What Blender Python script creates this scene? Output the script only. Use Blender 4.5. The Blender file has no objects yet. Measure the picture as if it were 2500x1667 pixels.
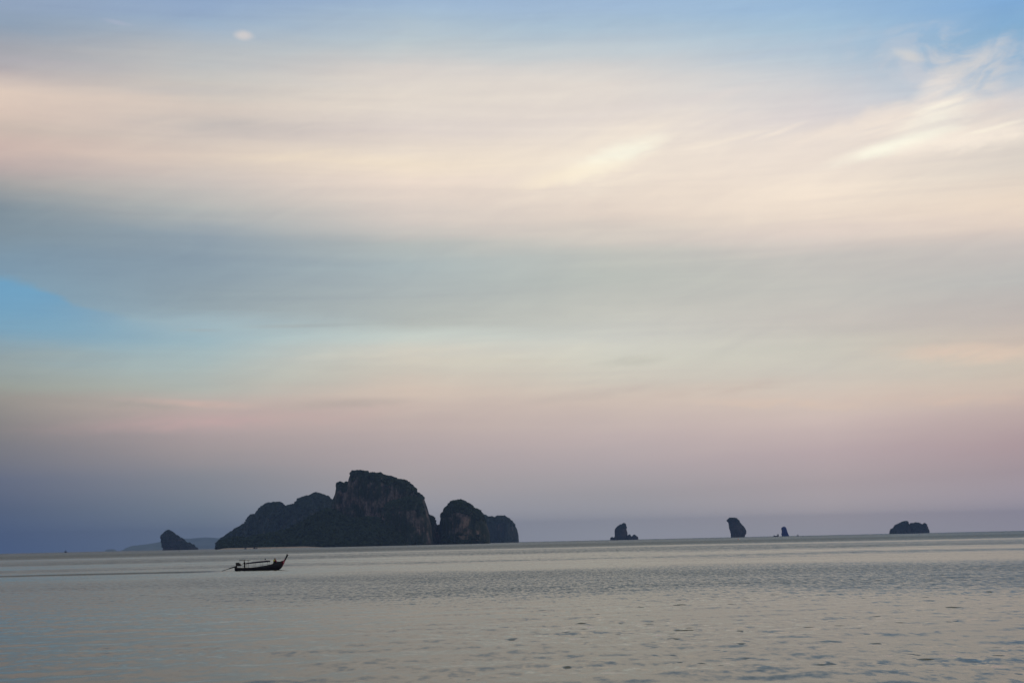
import bpy, bmesh, math, random
import numpy as np
from mathutils import Vector, Matrix

random.seed(7)
rng = np.random.default_rng(7)
SC = bpy.context.scene
COL = SC.collection

# ------------------------------------------------------------------ camera
F = 3472.0                      # focal length in pixels of a 2500 px wide frame (50 mm on 36 mm)
CAM_H = 4.7
PITCH = math.radians(8.01)
ROLL = math.radians(1.283)
_f = Vector((0, math.cos(PITCH), math.sin(PITCH)))
_u0 = Vector((0, -math.sin(PITCH), math.cos(PITCH)))
_r0 = Vector((1, 0, 0))
_r = _r0 * math.cos(ROLL) - _u0 * math.sin(ROLL)
_u = _r0 * math.sin(ROLL) + _u0 * math.cos(ROLL)
cam_data = bpy.data.cameras.new('camera')
cam = bpy.data.objects.new('camera', cam_data)
COL.objects.link(cam)
cam_data.lens = 50.0
cam_data.sensor_width = 36.0
cam_data.clip_start = 0.1
cam_data.clip_end = 120000.0
m = Matrix.Identity(4)
for i in range(3):
    m[i][0] = _r[i]; m[i][1] = _u[i]; m[i][2] = -_f[i]
m[2][3] = CAM_H
cam.matrix_world = m
SC.camera = cam


def ray(px, py):
    return _f * F + _r * (px - 1250.0) + _u * (833.5 - py)


def at(px, py, D):
    """the point of the world that stands D metres ahead"""
    d = ray(px, py)
    return d.x / d.y * D, CAM_H + d.z / d.y * D


def sea_point(px, py):
    d = ray(px, py)
    t = CAM_H / -d.z
    return Vector((d.x * t, d.y * t, 0.0))


def sky_uv(px, py):
    d = ray(px, py).normalized()
    return d.x / math.hypot(d.x, d.y), math.asin(d.z)


# ------------------------------------------------------------------ render look
SC.view_settings.view_transform = 'Standard'
SC.view_settings.look = 'None'
SC.view_settings.exposure = 0.0
SC.view_settings.gamma = 1.0
SC.view_settings.use_curve_mapping = False
SC.render.engine = 'CYCLES'
SC.cycles.use_denoising = True
SC.cycles.volume_bounces = 0
SC.cycles.max_bounces = 4
SC.cycles.diffuse_bounces = 2
SC.cycles.glossy_bounces = 2
SC.cycles.transmission_bounces = 2
SC.cycles.sample_clamp_indirect = 4.0

SUN_EL = math.radians(7)
SUN_AZ = math.radians(82)       # to the right of the view, clockwise from +Y
HAZE_DENSITY = 2.9e-5
HAZE_R = 30000.0
HAZE_TOP = 400.0
HAZE_COLOR = (0.225, 0.355, 0.66)
AIR = np.array((0.055, 0.086, 0.155))   # what that air adds where it is thick (measured)


def lin(c):
    c = np.asarray(c, float) / 255.0
    return np.where(c <= 0.04045, c / 12.92, ((c + 0.055) / 1.055) ** 2.4)


class Nodes:
    def __init__(self, tree):
        self.t = tree
        tree.nodes.clear()

    def new(self, kind, **kw):
        n = self.t.nodes.new(kind)
        for k, v in kw.items():
            if k == 'ins':
                for kk, vv in v.items():
                    self.put(n.inputs[kk], vv)
            else:
                setattr(n, k, v)
        return n

    def put(self, sock, v):
        if isinstance(v, bpy.types.NodeSocket):
            self.t.links.new(v, sock)
        else:
            if isinstance(v, (tuple, list)) and len(v) == 3 and sock.type == 'RGBA':
                v = (*v, 1.0)
            sock.default_value = v

    def math(self, op, a, b=0.0, c=0.0, clamp=False):
        n = self.new('ShaderNodeMath', operation=op, use_clamp=clamp)
        self.put(n.inputs[0], a); self.put(n.inputs[1], b); self.put(n.inputs[2], c)
        return n.outputs[0]

    def rng(self, v, a, b, c=0.0, d=1.0, interp='SMOOTHSTEP'):
        n = self.new('ShaderNodeMapRange', interpolation_type=interp)
        for i, x in enumerate((v, a, b, c, d)):
            self.put(n.inputs[i], x)
        return n.outputs[0]

    def mixc(self, f, a, b, mode='MIX'):
        n = self.new('ShaderNodeMix', data_type='RGBA', blend_type=mode)
        self.put(n.inputs[0], f)
        self.put(n.inputs[6], a); self.put(n.inputs[7], b)
        return n.outputs[2]

    def comb(self, x, y, z=0.0):
        n = self.new('ShaderNodeCombineXYZ')
        self.put(n.inputs[0], x); self.put(n.inputs[1], y); self.put(n.inputs[2], z)
        return n.outputs[0]

    def noise(self, vec, scale, detail=3.0, rough=0.5, dist=0.0, out=0):
        n = self.new('ShaderNodeTexNoise')
        self.put(n.inputs['Vector'], vec)
        n.inputs['Scale'].default_value = scale
        n.inputs['Detail'].default_value = detail
        n.inputs['Roughness'].default_value = rough
        n.inputs['Distortion'].default_value = dist
        return n.outputs[out]

    def ramp(self, v, stops, interp='LINEAR'):
        n = self.new('ShaderNodeValToRGB')
        self.put(n.inputs[0], v)
        r = n.color_ramp
        r.interpolation = interp
        while len(r.elements) > 1:
            r.elements.remove(r.elements[-1])
        r.elements[0].position = stops[0][0]
        r.elements[0].color = (*stops[0][1], 1)
        for p, c in stops[1:]:
            e = r.elements.new(p)
            e.color = (*c, 1)
        return n.outputs[0]


# ------------------------------------------------------------------ sky (world)
def haze_T(el):
    L = HAZE_R if el <= 0 else min(HAZE_R, (HAZE_TOP - CAM_H) / math.sin(el))
    return math.exp(-HAZE_DENSITY * L)


COLUMNS = {
    0: [(0, (148, 166, 192)), (60, (144, 161, 181)), (110, (166, 168, 176)), (160, (186, 177, 178)), (215, (224, 204, 190)),
        (265, (216, 196, 184)), (300, (203, 187, 177)), (345, (208, 186, 177)), (400, (189, 173, 170)), (450, (163, 163, 163)),
        (520, (131, 146, 157)), (580, (128, 145, 158)), (660, (126, 152, 172)), (740, (126, 158, 180)), (800, (133, 160, 176)),
        (860, (148, 163, 167)), (930, (154, 159, 153)), (970, (150, 146, 142)), (1050, (132, 129, 132)), (1120, (114, 117, 130)),
        (1170, (99, 108, 130)), (1250, (82, 97, 124)), (1345, (74, 93, 126))],
    500: [(0, (144, 168, 203)), (60, (155, 176, 200)), (120, (180, 187, 194)), (200, (204, 199, 193)), (240, (215, 202, 192)),
          (310, (205, 194, 188)), (380, (221, 205, 192)), (450, (205, 195, 189)), (520, (180, 182, 181)), (590, (146, 161, 173)),
          (650, (139, 157, 171)), (720, (145, 161, 171)), (752, (149, 165, 174)), (782, (160, 182, 192)), (820, (160, 185, 194)), (870, (170, 186, 187)),
          (930, (178, 182, 176)), (985, (188, 172, 167)), (1040, (176, 160, 161)), (1100, (156, 148, 152)), (1170, (130, 134, 145)),
          (1250, (109, 121, 138)), (1340, (94, 109, 133))],
    1000: [(0, (158, 182, 211)), (50, (170, 190, 208)), (110, (190, 200, 205)), (180, (217, 210, 205)), (245, (229, 219, 208)),
           (310, (221, 210, 204)), (395, (244, 228, 207)), (440, (238, 221, 207)), (490, (224, 210, 200)), (540, (208, 200, 194)),
           (590, (182, 187, 185)), (650, (171, 183, 186)), (720, (173, 181, 182)), (790, (181, 186, 182)), (820, (199, 207, 201)),
           (870, (211, 206, 194)), (910, (205, 198, 186)), (960, (209, 192, 180)), (1030, (189, 173, 170)), (1100, (173, 162, 165)),
           (1170, (160, 155, 160)), (1240, (145, 147, 158)), (1325, (124, 131, 147))],
    1500: [(0, (160, 185, 214)), (60, (170, 192, 211)), (130, (196, 205, 211)), (200, (225, 217, 210)), (300, (232, 221, 212)),
           (370, (240, 227, 213)), (430, (238, 224, 210)), (520, (227, 212, 200)), (570, (210, 202, 194)), (620, (193, 194, 188)),
           (690, (188, 192, 186)), (760, (196, 196, 189)), (830, (204, 204, 197)), (880, (211, 209, 197)), (930, (206, 199, 188)),
           (990, (207, 191, 181)), (1060, (190, 175, 175)), (1130, (172, 163, 168)), (1200, (155, 153, 160)), (1315, (136, 141, 154))],
    2000: [(0, (154, 185, 217)), (70, (166, 193, 215)), (140, (190, 202, 213)), (210, (211, 210, 212)), (290, (221, 213, 212)),
           (350, (232, 220, 211)), (460, (246, 230, 213)), (520, (238, 222, 207)), (570, (222, 208, 200)), (620, (199, 195, 190)),
           (700, (194, 192, 187)), (780, (199, 193, 187)), (850, (201, 198, 188)), (910, (205, 199, 189)), (960, (211, 195, 184)),
           (1020, (203, 185, 181)), (1100, (182, 166, 170)), (1180, (165, 156, 162)), (1250, (150, 147, 156)), (1305, (140, 142, 154))],
    2500: [(0, (131, 173, 217)), (70, (134, 174, 208)), (150, (150, 182, 210)), (220, (178, 194, 211)), (260, (214, 208, 207)),
           (340, (226, 216, 206)), (400, (222, 212, 202)), (500, (235, 217, 200)), (550, (225, 208, 196)), (590, (205, 195, 190)),
           (680, (187, 186, 184)), (750, (192, 183, 179)), (830, (204, 188, 177)), (880, (204, 193, 180)), (940, (205, 188, 176)),
           (1000, (186, 167, 166)), (1080, (170, 151, 157)), (1150, (158, 146, 155)), (1230, (146, 142, 155)), (1294, (138, 138, 152))],
}
EL_TOP = math.radians(90)

world = bpy.data.worlds.new('World')
SC.world = world
world.use_nodes = True
W = Nodes(world.node_tree)
tc = W.new('ShaderNodeTexCoord')
sep = W.new('ShaderNodeSeparateXYZ', ins={0: tc.outputs['Generated']})
dx, dy, dz = sep.outputs
hyp = W.math('SQRT', W.math('ADD', W.math('MULTIPLY', dx, dx), W.math('MULTIPLY', dy, dy)))
hyp = W.math('MAXIMUM', hyp, 1e-4)
U = W.math('DIVIDE', dx, hyp)
EL = W.math('ARCTAN2', dz, hyp)
# soft waviness of the cloud layers
wv = W.noise(W.comb(W.math('MULTIPLY', U, 2.2), W.math('MULTIPLY', EL, 14.0), 0.3), 1.6, 3.0, 0.55)
wv2 = W.noise(W.comb(W.math('MULTIPLY', U, 7.0), W.math('MULTIPLY', EL, 60.0), 2.3), 1.5, 3.0, 0.55)
amp = W.rng(EL, 0.0, 0.09, 0.1, 1.0)
warp = W.math('MULTIPLY', amp, W.math('ADD', W.math('MULTIPLY', W.math('SUBTRACT', wv, 0.5), 0.024),
                                      W.math('MULTIPLY', W.math('SUBTRACT', wv2, 0.5), 0.007)))
ELW = W.math('ADD', EL, warp)
# the ramp runs over the sine-like root of the elevation, so that the low sky gets most of it
ramp_in = W.math('DIVIDE', W.math('MAXIMUM', ELW, 0.0), 1.0)


def ramp_stops(colpx, table):
    st = []
    for py, c in table:
        el = max(sky_uv(colpx, py)[1], 0.0)
        T = haze_T(el)
        s = np.maximum((lin(c) - (1 - T) * AIR) / T, 0.004)
        st.append((el, tuple(s)))
    st.sort(key=lambda a: a[0])
    top = np.array(st[-1][1])
    st.append((0.46, tuple(0.6 * top + 0.4 * np.array((0.46, 0.46, 0.46)))))
    st.append((0.65, (0.42, 0.42, 0.42)))
    st.append((1.0, (0.36, 0.38, 0.41)))
    return st


cols = sorted(COLUMNS)
acc = None
for i, px in enumerate(cols):
    c = W.ramp(ramp_in, ramp_stops(px, COLUMNS[px]), 'LINEAR')
    if acc is None:
        acc = c
    else:
        u0 = sky_uv(cols[i - 1], 700)[0]
        u1 = sky_uv(px, 700)[0]
        acc = W.mixc(W.rng(U, u0, u1, 0, 1, 'LINEAR'), acc, c)

# single clouds: (px, py, half width, half height, tilt deg, colour, opacity, edge softness, raggedness, noise seed)
CLOUDS = [
    (60, 790, 520, 60, 6, (120, 168, 196), 0.30, 0.9, 0.3, 1.5, 0),
    (595, 87, 33, 17, 4, (216, 208, 206), 0.75, 0.85, 0.9, 2.0, 0),
    (285, 56, 50, 8, 8, (172, 180, 200), 0.6, 0.9, 0.9, 2.7, 0),
    (1510, 378, 420, 110, -14, (250, 237, 219), 0.75, 1.0, 0.8, 3.0, 1),
    (1500, 385, 185, 42, -17, (255, 252, 233), 0.92, 0.95, 0.9, 3.4, 0),
    (1390, 425, 220, 34, -9, (253, 238, 214), 0.75, 1.0, 0.7, 4.6, 0),
    (1745, 352, 240, 22, -9, (246, 233, 218), 0.75, 1.0, 0.9, 4.1, 1),
    (1900, 322, 90, 9, -16, (246, 233, 220), 0.7, 1.0, 0.9, 4.4, 0),
    (2320, 175, 330, 150, 8, (206, 206, 212), 0.75, 1.0, 1.7, 5.3, 2),
    (2385, 175, 120, 95, -40, (218, 213, 210), 0.75, 1.0, 1.8, 5.9, 2),
    (2300, 140, 60, 75, 10, (216, 212, 210), 0.65, 0.9, 1.6, 6.1, 2),
    (2215, 135, 60, 18, 20, (214, 212, 210), 0.7, 0.9, 1.6, 6.4, 0),
    (2210, 322, 460, 85, -8, (240, 226, 214), 0.80, 0.8, 0.9, 6.2, 1),
    (2130, 312, 300, 60, -13, (243, 229, 216), 0.75, 0.8, 1.0, 6.6, 1),
    (2300, 235, 85, 62, -25, (248, 234, 221), 0.9, 0.7, 1.2, 6.9, 1),
    (2285, 296, 130, 58, -20, (255, 253, 236), 0.95, 1.0, 0.9, 7.1, 1),
    (2185, 356, 200, 28, -11, (255, 252, 234), 0.95, 1.0, 0.7, 7.8, 0),
    (2370, 342, 250, 36, -2, (252, 239, 224), 0.80, 0.8, 0.9, 8.4, 1),
    (2425, 313, 110, 9, -9, (253, 243, 226), 0.7, 1.0, 0.7, 9.0, 0),
    (2400, 265, 220, 34, -3, (228, 216, 210), 0.6, 1.0, 0.9, 9.3, 1),
    (1545, 880, 120, 20, -3, (189, 187, 177), 0.6, 0.9, 0.9, 9.7, 1),
    (1500, 955, 380, 18, -5, (188, 176, 170), 0.5, 1.0, 1.1, 10.3, 1),
    (1750, 945, 240, 26, -3, (198, 181, 172), 0.6, 0.9, 1.1, 11.0, 1),
    (1950, 985, 320, 18, 4, (218, 195, 179), 0.55, 1.0, 1.1, 11.8, 1),
    (2380, 862, 280, 34, 4, (226, 201, 183), 0.7, 0.9, 1.0, 12.5, 1),
    (2330, 975, 320, 24, 3, (216, 190, 175), 0.55, 1.0, 1.0, 13.1, 1),
    (560, 1025, 560, 34, -3, (200, 168, 168), 0.5, 1.0, 0.8, 14.0, 1),
    (470, 985, 210, 13, 3, (208, 180, 172), 0.65, 1.0, 1.0, 14.8, 0),
    (330, 985, 260, 16, 2, (158, 153, 149), 0.5, 1.0, 1.0, 15.5, 1),
    (820, 985, 240, 18, -2, (172, 162, 158), 0.5, 1.0, 0.8, 16.1, 0),
    (740, 795, 190, 8, -1, (166, 174, 176), 0.6, 1.0, 0.9, 17.0, 0),
    (490, 806, 80, 5, -1, (160, 172, 176), 0.6, 1.0, 0.9, 17.2, 0),
    (1050, 855, 480, 14, -3, (218, 213, 198), 0.45, 1.0, 1.0, 17.7, 1),
    (1150, 880, 420, 12, 2, (206, 198, 184), 0.4, 1.0, 1.0, 17.9, 1),
    (560, 305, 330, 30, 0, (188, 182, 181), 0.6, 1.0, 0.8, 18.3, 1),
    (700, 382, 230, 18, -7, (238, 222, 200), 0.6, 1.0, 0.8, 19.1, 1),
    (520, 222, 320, 18, -3, (194, 189, 189), 0.5, 1.0, 0.8, 19.8, 1),
    (830, 205, 280, 18, -2, (206, 198, 198), 0.45, 1.0, 0.8, 20.4, 1),
    (1900, 565, 700, 30, 0, (226, 210, 200), 0.3, 1.0, 0.6, 21.0, 0),
    (1650, 250, 420, 22, -6, (228, 218, 214), 0.4, 1.0, 0.6, 21.6, 1),
    (2000, 110, 420, 14, -5, (184, 198, 214), 0.5, 1.0, 0.6, 22.6, 1),
    (60, 150, 300, 20, 0, (184, 178, 184), 0.4, 1.0, 0.6, 23.6, 1),
]
n1 = W.noise(W.comb(W.math('MULTIPLY', U, 14.0), W.math('MULTIPLY', EL, 34.0), 0.0), 1.0, 5.0, 0.55, 0.4, out=1)
n1s = W.new('ShaderNodeSeparateColor', ins={0: n1})
n2 = W.noise(W.comb(W.math('MULTIPLY', U, 40.0), W.math('MULTIPLY', EL, 90.0), 5.0), 1.0, 5.0, 0.6, 0.6, out=1)
n2s = W.new('ShaderNodeSeparateColor', ins={0: n2})
ct, st_ = math.cos(math.radians(14)), math.sin(math.radians(14))
ru = W.math('ADD', W.math('MULTIPLY', U, ct), W.math('MULTIPLY', EL, st_))
rq = W.math('SUBTRACT', W.math('MULTIPLY', EL, ct), W.math('MULTIPLY', U, st_))
cirrus = W.rng(W.noise(W.comb(W.math('MULTIPLY', ru, 9.0), W.math('MULTIPLY', rq, 75.0), 1.0), 1.0, 5.0, 0.55, 0.5), 0.34, 0.62, 0.25, 1.0)
puffs = W.rng(W.noise(W.comb(W.math('MULTIPLY', ru, 26.0), W.math('MULTIPLY', rq, 38.0), 3.0), 1.0, 5.0, 0.55, 0.9), 0.42, 0.62, 0.0, 1.0)
front = W.rng(dy, 0.0, 0.3, 0.0, 1.0)

# the gap of clear sky low on the left: crisp where the grey cloud sheet ends above it, fading out below and to the right
g0, ge0 = sky_uv(0, 668); g1, ge1 = sky_uv(180, 738); g2, ge2 = sky_uv(330, 772)
qa = W.math('SUBTRACT', U, g0)
sl = (ge1 - ge0) / (g1 - g0)
edge = W.math('ADD', ge0, W.math('MULTIPLY', W.math('MULTIPLY', qa, qa), (ge1 - ge0) / (g1 - g0) ** 2))
edge = W.math('MAXIMUM', edge, W.math('ADD', ge1, W.math('MULTIPLY', W.math('SUBTRACT', U, g1), (ge2 - ge1) / (g2 - g1))))
edge = W.math('ADD', edge, W.math('ADD', W.math('MULTIPLY', W.math('SUBTRACT', wv2, 0.5), 0.010), W.math('MULTIPLY', W.math('SUBTRACT', n2s.outputs[1], 0.5), 0.010)))
gap = W.rng(W.math('SUBTRACT', edge, EL), -0.001, 0.006)
gap = W.math('MULTIPLY', gap, W.rng(ELW, sky_uv(0, 880)[1], sky_uv(0, 700)[1]))
gap = W.math('MULTIPLY', gap, W.rng(U, sky_uv(440, 760)[0], sky_uv(60, 760)[0]))
gap = W.math('MULTIPLY', W.math('MULTIPLY', gap, front), W.rng(U, -0.9, -0.45))
acc = W.mixc(W.math('MULTIPLY', gap, 0.8), acc, tuple(lin((110, 166, 203))))
for (px, py, hw, hh, tilt, c, op, soft, rag, seed, tex) in CLOUDS:
    u0, e0 = sky_uv(px, py)
    a = math.radians(-tilt)
    # edge raggedness from two channels of the shared noises, chosen by seed
    na = (n1s, n2s)[int(seed) % 2].outputs[int(seed * 10) % 3]
    nb = n2s.outputs[int(seed * 7) % 3]
    du = W.math('ADD', W.math('SUBTRACT', U, u0), W.math('MULTIPLY', W.math('SUBTRACT', na, 0.5), 0.6 * rag * hw / F))
    de = W.math('ADD', W.math('SUBTRACT', EL, e0), W.math('MULTIPLY', W.math('SUBTRACT', nb, 0.5), 1.1 * rag * hh / F))
    p = W.math('DIVIDE', W.math('ADD', W.math('MULTIPLY', du, math.cos(a)), W.math('MULTIPLY', de, math.sin(a))), hw / F)
    q = W.math('DIVIDE', W.math('SUBTRACT', W.math('MULTIPLY', de, math.cos(a)), W.math('MULTIPLY', du, math.sin(a))), hh / F)
    d = W.math('SQRT', W.math('ADD', W.math('MULTIPLY', p, p), W.math('MULTIPLY', q, q)))
    mask = W.rng(d, 1.0, 1.0 - soft, 0.0, op)
    if rag > 0.6:
        mask = W.math('MULTIPLY', mask, W.rng(nb, 0.30, 0.62, 1.0 - 0.45 * min(rag, 1.6) / 1.6, 1.0))
    if tex:
        mask = W.math('MULTIPLY', mask, cirrus if tex == 1 else puffs)
    mask = W.math('MULTIPLY', mask, front)
    T = haze_T(e0)
    s = tuple(np.maximum((lin(c) - (1 - T) * AIR) / T, 0.004))
    acc = W.mixc(mask, acc, s)

# fine fibres through all the high cloud
fib1 = W.noise(W.comb(W.math('MULTIPLY', ru, 5.0), W.math('MULTIPLY', EL, 95.0), 11.0), 1.0, 6.0, 0.62, 0.6)
fib2 = W.noise(W.comb(W.math('MULTIPLY', ru, 16.0), W.math('MULTIPLY', rq, 60.0), 17.0), 1.0, 6.0, 0.60, 1.0)
fib = W.math('ADD', W.math('MULTIPLY', W.math('SUBTRACT', fib1, 0.5), 0.17), W.math('MULTIPLY', W.math('SUBTRACT', fib2, 0.5), 0.13))
fib = W.math('MULTIPLY', fib, W.rng(EL, 0.05, 0.13, 0.15, 1.0))
fib = W.math('ADD', 1.015, fib)
acc = W.mixc(1.0, acc, W.comb(fib, fib, W.math('ADD', 0.3, W.math('MULTIPLY', fib, 0.7))), 'MULTIPLY')
below = W.rng(EL, -0.01, -0.2, 0.0, 1.0)
acc = W.mixc(below, acc, (0.10, 0.12, 0.13))
sky = W.new('ShaderNodeTexSky', sky_type='NISHITA', sun_disc=False, sun_elevation=SUN_EL, sun_rotation=SUN_AZ,
            altitude=5.0, air_density=1.0, dust_density=1.5, ozone_density=1.0)
bg_sky = W.new('ShaderNodeBackground', ins={0: sky.outputs[0], 1: 0.10})
bg_cloud = W.new('ShaderNodeBackground', ins={0: acc, 1: 1.0})
mix = W.new('ShaderNodeMixShader', ins={0: 0.95, 1: bg_sky.outputs[0], 2: bg_cloud.outputs[0]})
out = W.new('ShaderNodeOutputWorld', ins={0: mix.outputs[0]})

# ------------------------------------------------------------------ sun, low behind cloud on the right
sun_data = bpy.data.lights.new('sun', 'SUN')
sun_data.energy = 0.45
sun_data.angle = math.radians(10)
sun_data.color = (1.0, 0.72, 0.52)
sun = bpy.data.objects.new('sun', sun_data)
COL.objects.link(sun)
sd = Vector((math.sin(SUN_AZ) * math.cos(SUN_EL), math.cos(SUN_AZ) * math.cos(SUN_EL), math.sin(SUN_EL)))
sun.rotation_euler = sd.to_track_quat('Z', 'Y').to_euler()


# ------------------------------------------------------------------ helpers
def mesh_from(name, verts, faces, mat=None, smooth=False):
    me = bpy.data.meshes.new(name)
    verts = np.asarray(verts, np.float32)
    if isinstance(faces, np.ndarray):
        k = faces.shape[1]
        me.vertices.add(len(verts)); me.vertices.foreach_set('co', verts.ravel())
        me.loops.add(faces.size); me.loops.foreach_set('vertex_index', faces.ravel().astype(np.int32))
        me.polygons.add(len(faces)); me.polygons.foreach_set('loop_start', np.arange(0, faces.size, k, dtype=np.int32))
        me.update(calc_edges=True)
        me.validate()
    else:
        me.from_pydata([tuple(map(float, v)) for v in verts], [], faces)
        me.update()
    if smooth:
        me.polygons.foreach_set('use_smooth', [True] * len(me.polygons))
    if mat:
        me.materials.append(mat)
    return me


def add(name, me, parent=None, loc=None, rot=None):
    o = bpy.data.objects.new(name, me)
    COL.objects.link(o)
    if parent:
        o.parent = parent
    if loc is not None:
        o.location = loc
    if rot is not None:
        o.rotation_euler = rot
    return o


def thing(name, label, cat, loc=(0, 0, 0), rotz=0.0, group=None):
    o = add(name, None, None, loc, (0, 0, rotz))
    o['label'] = label
    o['category'] = cat
    if group:
        o['group'] = group
    return o


def principled(name, base, rough=0.8, spec=0.3):
    mt = bpy.data.materials.new(name)
    mt.use_nodes = True
    N = Nodes(mt.node_tree)
    b = N.new('ShaderNodeBsdfPrincipled')
    N.put(b.inputs['Base Color'], base) if not callable(base) else N.put(b.inputs['Base Color'], base(N))
    b.inputs['Roughness'].default_value = rough
    b.inputs['Specular IOR Level'].default_value = spec
    N.new('ShaderNodeOutputMaterial', ins={0: b.outputs[0]})
    return mt


def worn(name, c, rough=0.7, scale=6.0, spread=0.35):
    """a plain colour with grain and wear"""
    def f(N):
        t = N.new('ShaderNodeTexCoord')
        n = N.noise(t.outputs['Object'], scale, 4, 0.6)
        lo = tuple(x * (1 - spread) for x in c); hi = tuple(min(1, x * (1 + spread)) for x in c)
        return N.mixc(N.rng(n, 0.3, 0.7), lo, hi)
    return principled(name, f, rough)


# value noise in numpy ------------------------------------------------
_perm = rng.random((256, 256)).astype(np.float64)


def vnoise(x, y):
    xi = np.floor(x).astype(int); yi = np.floor(y).astype(int)
    fx = x - xi; fy = y - yi
    fx = fx * fx * (3 - 2 * fx); fy = fy * fy * (3 - 2 * fy)
    a = _perm[xi % 256, yi % 256]; b = _perm[(xi + 1) % 256, yi % 256]
    c = _perm[xi % 256, (yi + 1) % 256]; d = _perm[(xi + 1) % 256, (yi + 1) % 256]
    return (a * (1 - fx) + b * fx) * (1 - fy) + (c * (1 - fx) + d * fx) * fy


def fbm(x, y, o=4):
    s = 0; a = 0.5; t = 0
    for k in range(o):
        s = s + a * vnoise(x * 2 ** k + 17.3 * k, y * 2 ** k + 5.1 * k); t += a; a *= 0.5
    return s / t - 0.5


# ------------------------------------------------------------------ island materials
def island_material(name, leaf, rock, stain, rock_amount, size=1.0):
    mt = bpy.data.materials.new(name)
    mt.use_nodes = True
    N = Nodes(mt.node_tree)
    g = N.new('ShaderNodeNewGeometry')
    pos = g.outputs['Position']
    s = N.new('ShaderNodeSeparateXYZ', ins={0: pos})
    ns = N.new('ShaderNodeSeparateXYZ', ins={0: g.outputs['True Normal']})
    streak = N.noise(N.comb(N.math('MULTIPLY', s.outputs[0], 0.055 / size), N.math('MULTIPLY', s.outputs[1], 0.03 / size),
                            N.math('MULTIPLY', s.outputs[2], 0.024 / size)), 1.0, 4, 0.65)
    patch = N.noise(pos, 0.011 / size, 4, 0.62)
    fine = N.noise(pos, 0.12 / size, 4, 0.7)
    steep = N.rng(ns.outputs[2], 0.62, 0.30)
    bare = N.math('MULTIPLY', steep, N.rng(N.math('ADD', N.math('MULTIPLY', patch, 0.6), N.math('MULTIPLY', streak, 0.4)),
                                           0.62 - rock_amount, 0.80 - rock_amount))
    bare = N.math('MULTIPLY', bare, N.rng(fine, 0.30, 0.50))
    leafc = N.mixc(N.rng(fine, 0.35, 0.65), tuple(x * 0.55 for x in leaf), tuple(x * 1.3 for x in leaf))
    rockc = N.mixc(N.rng(streak, 0.40, 0.62), tuple(x * 0.45 for x in rock), rock)
    rockc = N.mixc(N.rng(N.noise(pos, 0.006 / size, 2, 0.5), 0.58, 0.66), rockc, stain)
    c = N.mixc(bare, leafc, rockc)
    foot_band = N.rng(N.math('ADD', s.outputs[2], N.math('MULTIPLY', fine, 3.0)), 6.5, 4.0)     # darker band just above the waterline, ragged upper edge
    c = N.mixc(N.math('MULTIPLY', foot_band, 0.8), c, (0.008, 0.009, 0.010))
    b = N.new('ShaderNodeBsdfPrincipled', ins={'Base Color': c, 'Roughness': 0.95, 'Specular IOR Level': 0.1})
    N.new('ShaderNodeOutputMaterial', ins={0: b.outputs[0]})
    return mt


LEAF = (0.022, 0.034, 0.024)
M_isl = island_material('overgrown_limestone', LEAF, (0.135, 0.114, 0.112), (0.19, 0.14, 0.12), 0.18)
M_isl2 = island_material('overgrown_limestone_pale', (0.026, 0.040, 0.036), (0.11, 0.10, 0.098), (0.24, 0.13, 0.09), 0.12)
M_stack = island_material('bare_limestone', (0.024, 0.032, 0.028), (0.066, 0.064, 0.064), (0.07, 0.06, 0.055), 0.22, 0.5)
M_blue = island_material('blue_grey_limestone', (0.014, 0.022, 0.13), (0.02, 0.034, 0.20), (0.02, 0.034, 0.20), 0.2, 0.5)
M_far = principled('far_hills_hazed', lambda N: N.mixc(N.noise(N.new('ShaderNodeNewGeometry').outputs['Position'], 0.004, 4, 0.6),
                                                     (0.16, 0.21, 0.23), (0.26, 0.32, 0.35)), 1.0, 0.0)  # pale blue-grey: distance haze is partly painted into the hills' own colour
M_leaf = principled('tree_leaves', lambda N: N.mixc(N.rng(N.noise(N.new('ShaderNodeNewGeometry').outputs['Position'], 0.05, 3, 0.6), 0.35, 0.65),
                                                     (0.014, 0.022, 0.016), (0.032, 0.048, 0.030)), 1.0, 0.05)
M_sand = worn('pale_sand', (0.34, 0.27, 0.21), 0.9, 0.05, 0.15)

# unit clump: a jittered icosahedron
_bm = bmesh.new(); bmesh.ops.create_icosphere(_bm, subdivisions=1, radius=1.0)
_bm.verts.ensure_lookup_table()
ICO_V = np.array([v.co[:] for v in _bm.verts]); ICO_F = np.array([[v.index for v in f.verts] for f in _bm.faces]); _bm.free()


def clumps(points, sizes, name, parent, squash=0.8):
    n = len(points)
    k = len(ICO_V)
    jit = 1.0 + (rng.random((n, k)) - 0.5) * 0.7
    v = ICO_V[None] * jit[..., None]
    a = rng.random(n) * 6.28
    ca, sa = np.cos(a)[:, None], np.sin(a)[:, None]
    x = v[..., 0] * ca - v[..., 1] * sa; y = v[..., 0] * sa + v[..., 1] * ca
    v = np.stack([x, y, v[..., 2] * squash], -1) * sizes[:, None, None] + points[:, None, :]
    f = (ICO_F[None] + (np.arange(n) * k)[:, None, None]).reshape(-1, 3)
    o = add(name, mesh_from(name, v.reshape(-1, 3), f, M_leaf), parent)
    o['kind'] = 'stuff'
    return o


def edge_profile(pts, D):
    a = np.array([at(px, py, D) for px, py in pts])
    return a[:, 0], a[:, 1]


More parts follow.
